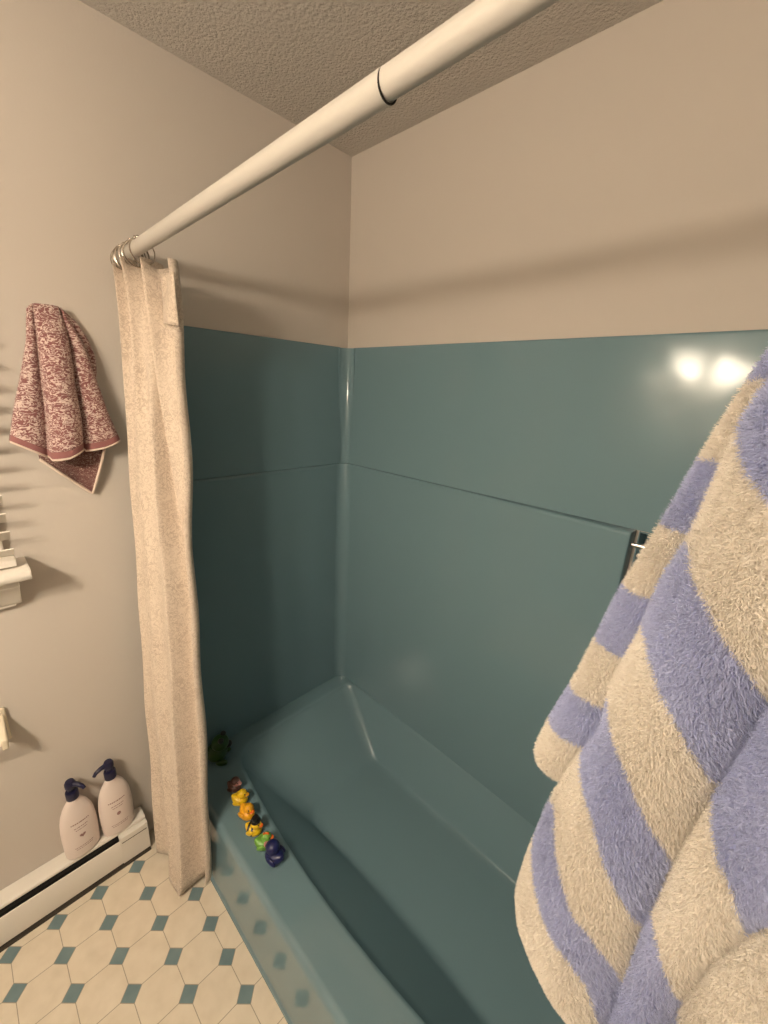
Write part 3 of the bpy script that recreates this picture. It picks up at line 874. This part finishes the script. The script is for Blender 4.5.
def fibres(roots, normals, blue, length, width):
    """short bent pile fibres, two quads each"""
    n = len(roots)
    low = np.stack([noise_field(roots * 55 + k * 17.3) for k in range(3)], 1)
    lean = 0.45 * low + rng.normal(0, 0.48, (n, 3))
    lean[:, 2] -= 0.25
    d0 = normals + 0.5 * lean
    d0 /= np.linalg.norm(d0, axis=1)[:, None]
    d1 = 0.7 * normals + 1.15 * lean
    d1 /= np.linalg.norm(d1, axis=1)[:, None]
    L = length * rng.uniform(0.65, 1.25, n)[:, None]
    side = np.cross(d0, rng.normal(0, 1, (n, 3)))
    side /= np.linalg.norm(side, axis=1)[:, None]
    wd = width * rng.uniform(0.7, 1.2, n)[:, None]
    p0 = roots - normals * 0.001
    p1 = p0 + d0 * L * 0.5
    p2 = p1 + d1 * L * 0.5
    V = np.stack([p0 - side * wd / 2, p0 + side * wd / 2, p1 - side * wd / 2, p1 + side * wd / 2, p2 - side * wd / 6, p2 + side * wd / 6], 1).reshape(-1, 3)
    k = (np.arange(n) * 6)[:, None]
    F = np.concatenate([k + np.array([[0, 1, 3, 2]]), k + np.array([[2, 3, 5, 4]])])
    return V, F, np.concatenate([blue, blue])
_ph = rng.uniform(0, 6.28, (6,))
_dr = rng.normal(0, 1, (6, 3))
def noise_field(P):
    return sum(np.sin(P @ _dr[k] + _ph[k]) for k in range(6)) / 3.0

def build_towel():
    t = thing('bath_towel', 'fluffy white and periwinkle blue striped bath towel hanging in the foreground', 'towel', (HOOK[0], -0.86, HOOK[1]))
    base = np.array(t.location)
    # main cloth: a draped sheet with deep folds running down from the hook
    NZ, NU = 330, 150
    zs = np.linspace(1.92, 0.62, NZ)
    xa, xb = x_at(V0, zs), x_at(V3, zs)
    u = np.linspace(0, 1, NU)
    X = xa[:, None] + (xb - xa)[:, None] * u[None]
    Z = np.repeat(zs[:, None], NU, 1)
    P2 = np.stack([X.ravel(), Z.ravel()], 1)
    h = relief(P2)
    V = np.stack([P2[:, 0], Y0 - h, P2[:, 1]], 1)
    idx = np.arange(NZ * NU).reshape(NZ, NU)
    F = np.stack([idx[:-1, :-1], idx[1:, :-1], idx[1:, 1:], idx[:-1, 1:]], -1).reshape(-1, 4)
    cen = P2[F].mean(1)
    body = mesh_two('towel_drape', V - base, F, is_blue(cen), t)
    sm = body.modifiers.new('thick', 'SOLIDIFY')
    sm.thickness = 0.006
    sm.offset = -1
    # pile
    A, B, C, D = (V[F[:, k]] for k in range(4))
    nr = np.cross(C - A, D - B)
    area = 0.5 * np.linalg.norm(nr, axis=1)
    nr /= np.linalg.norm(nr, axis=1)[:, None] + 1e-12
    nr[nr[:, 1] > 0] *= -1
    near = (cen[:, 0] < 1.50) & (cen[:, 1] > 0.98) & (cen[:, 1] < 1.72)
    cnt = rng.poisson(area * np.where(near, 2900000, 300000))
    fi = np.repeat(np.arange(len(F)), cnt)
    a, b = rng.random((2, len(fi), 1))
    roots = (A[fi] * (1 - a) + B[fi] * a) * (1 - b) + (D[fi] * (1 - a) + C[fi] * a) * b
    rb = is_blue(roots[:, [0, 2]])
    fv, ff, fb = fibres(roots, nr[fi], rb, 0.0056, 0.00064)
    mesh_two('towel_pile', fv - base, ff, fb, t)['kind'] = 'stuff'
    # rolled edge hanging behind on the left, ending in a rounded corner
    cl = [(1.48, 1.88), (1.43, 1.78), (1.388, 1.71), (1.367, 1.66), (1.3535, 1.612), (1.339, 1.554), (1.3225, 1.484), (1.308, 1.405), (1.2935, 1.346), (1.287, 1.310), (1.285, 1.297)]
    cp = np.array(cl)
    s = np.concatenate([[0], np.cumsum(np.linalg.norm(np.diff(cp, axis=0), axis=1))])
    S = np.linspace(0, s[-1], 190)
    cx, cz = np.interp(S, s, cp[:, 0]), np.interp(S, s, cp[:, 1])
    for _ in range(6):
        cx[1:-1] = (cx[:-2] + 2 * cx[1:-1] + cx[2:]) / 4
        cz[1:-1] = (cz[:-2] + 2 * cz[1:-1] + cz[2:]) / 4
    e = s[-1] - S
    rad = 0.0140 + 0.0035 * np.clip((1.6 - cz) / 0.3, 0, 1)
    rad = rad * np.sqrt(np.clip(1 - np.clip(1 - e / 0.016, 0, 1) ** 2, 0.0004, 1))
    d = np.gradient(np.stack([cx, cz], 1), axis=0)
    d /= np.linalg.norm(d, axis=1)[:, None]
    NA = 40
    an = np.arange(NA) * 2 * PI / NA
    ring = np.zeros((190, NA, 3))
    nrm = np.zeros((190, NA, 3))
    for i, q in enumerate(an):
        nrm[:, i, 0] = -d[:, 1] * math.cos(q)
        nrm[:, i, 2] = d[:, 0] * math.cos(q)
        nrm[:, i, 1] = math.sin(q)
        ring[:, i, 0] = cx + nrm[:, i, 0] * rad
        ring[:, i, 2] = cz + nrm[:, i, 2] * rad
        ring[:, i, 1] = -0.853 + math.sin(q) * rad * 0.8
    V = ring.reshape(-1, 3)
    N = nrm.reshape(-1, 3)
    idx = np.arange(190 * NA).reshape(190, NA)
    F = np.stack([idx[:-1], np.roll(idx[:-1], -1, 1), np.roll(idx[1:], -1, 1), idx[1:]], -1).reshape(-1, 4)
    bands = [(1.648, 1.90), (1.551, 1.599), (1.446, 1.499), (1.350, 1.396)]
    def bb(z): return sum(((z > p) & (z < q)) for p, q in bands).astype(bool)
    blue = bb(V[F].mean(1)[:, 2])
    mesh_two('towel_rolled_edge', V - base, F, blue, t)
    A, B, C, D = (V[F[:, k]] for k in range(4))
    area = 0.5 * np.linalg.norm(np.cross(C - A, D - B), axis=1)
    cnt = rng.poisson(area * 2900000)
    fi = np.repeat(np.arange(len(F)), cnt)
    a, b = rng.random((2, len(fi), 1))
    roots = (A[fi] * (1 - a) + B[fi] * a) * (1 - b) + (D[fi] * (1 - a) + C[fi] * a) * b
    nn = N[F[fi]].mean(1)
    nn /= np.linalg.norm(nn, axis=1)[:, None]
    fv, ff, fb = fibres(roots, nn, bb(roots[:, 2]), 0.0052, 0.00064)
    mesh_two('edge_pile', fv - base, ff, fb, t)['kind'] = 'stuff'
    hk = thing('wall_hook', 'chrome robe hook on the partition end holding the striped towel', 'hook', (1.56, -0.836, 1.93))
    m = MB().tube([(0, -0.001, 0.01), (0, -0.03, 0.0), (-0.02, -0.05, -0.01), (-0.045, -0.055, -0.005), (-0.06, -0.05, 0.02)], 0.005)
    m.build('hook_arm', CHROME, hk)
    MB().box(-0.015, 0.015, -0.005, 0.0005, -0.03, 0.04).build('hook_plate', CHROME, hk, bevel=0.002)
build_towel()

# ------------------------------------------------------------------ vanity light on the wall behind the camera
def build_light():
    t = thing('vanity_light', 'two shade vanity light on the wall behind the camera', 'light', (0.965, YF, 1.95))
    MB().box(-0.22, 0.22, 0.0005, 0.025, -0.055, 0.055).build('back_plate', CHROME, t, bevel=0.004)
    def glow(name, strength):
        m = bpy.data.materials.new(name)
        m.use_nodes = True
        nt = m.node_tree
        nt.nodes.clear()
        e = nt.nodes.new('ShaderNodeEmission')
        e.inputs[0].default_value = (*BULB_COLOUR, 1)
        e.inputs[1].default_value = strength
        o = nt.nodes.new('ShaderNodeOutputMaterial')
        nt.links.new(e.outputs[0], o.inputs[0])
        return m
    gs, gb = glow('lit_shade_glass', SHADE_SIDE), glow('lit_shade_opening', SHADE_BOTTOM)
    for x in (-0.108, 0.108):
        arm = MB().tube([(x, 0.025, 0.0), (x, 0.08, 0.03), (x, 0.125, 0.055), (x, 0.132, 0.04)], [0.010, 0.010, 0.011, 0.022], 16)
        arm.build('lamp_arm', CHROME, t)
        MB().lathe([(0.024, 0.040), (0.034, 0.030), (0.046, 0.005), (0.054, -0.025), (0.060, -0.060)], (x, 0.132, 0), 32).build('glass_shade', gs, t)
        MB().lathe([(0.0, -0.0605), (0.058, -0.0605), (0.058, -0.0635), (0.0, -0.0635)], (x, 0.132, 0), 32).build('lit_bulb_opening', gb, t)
build_light()
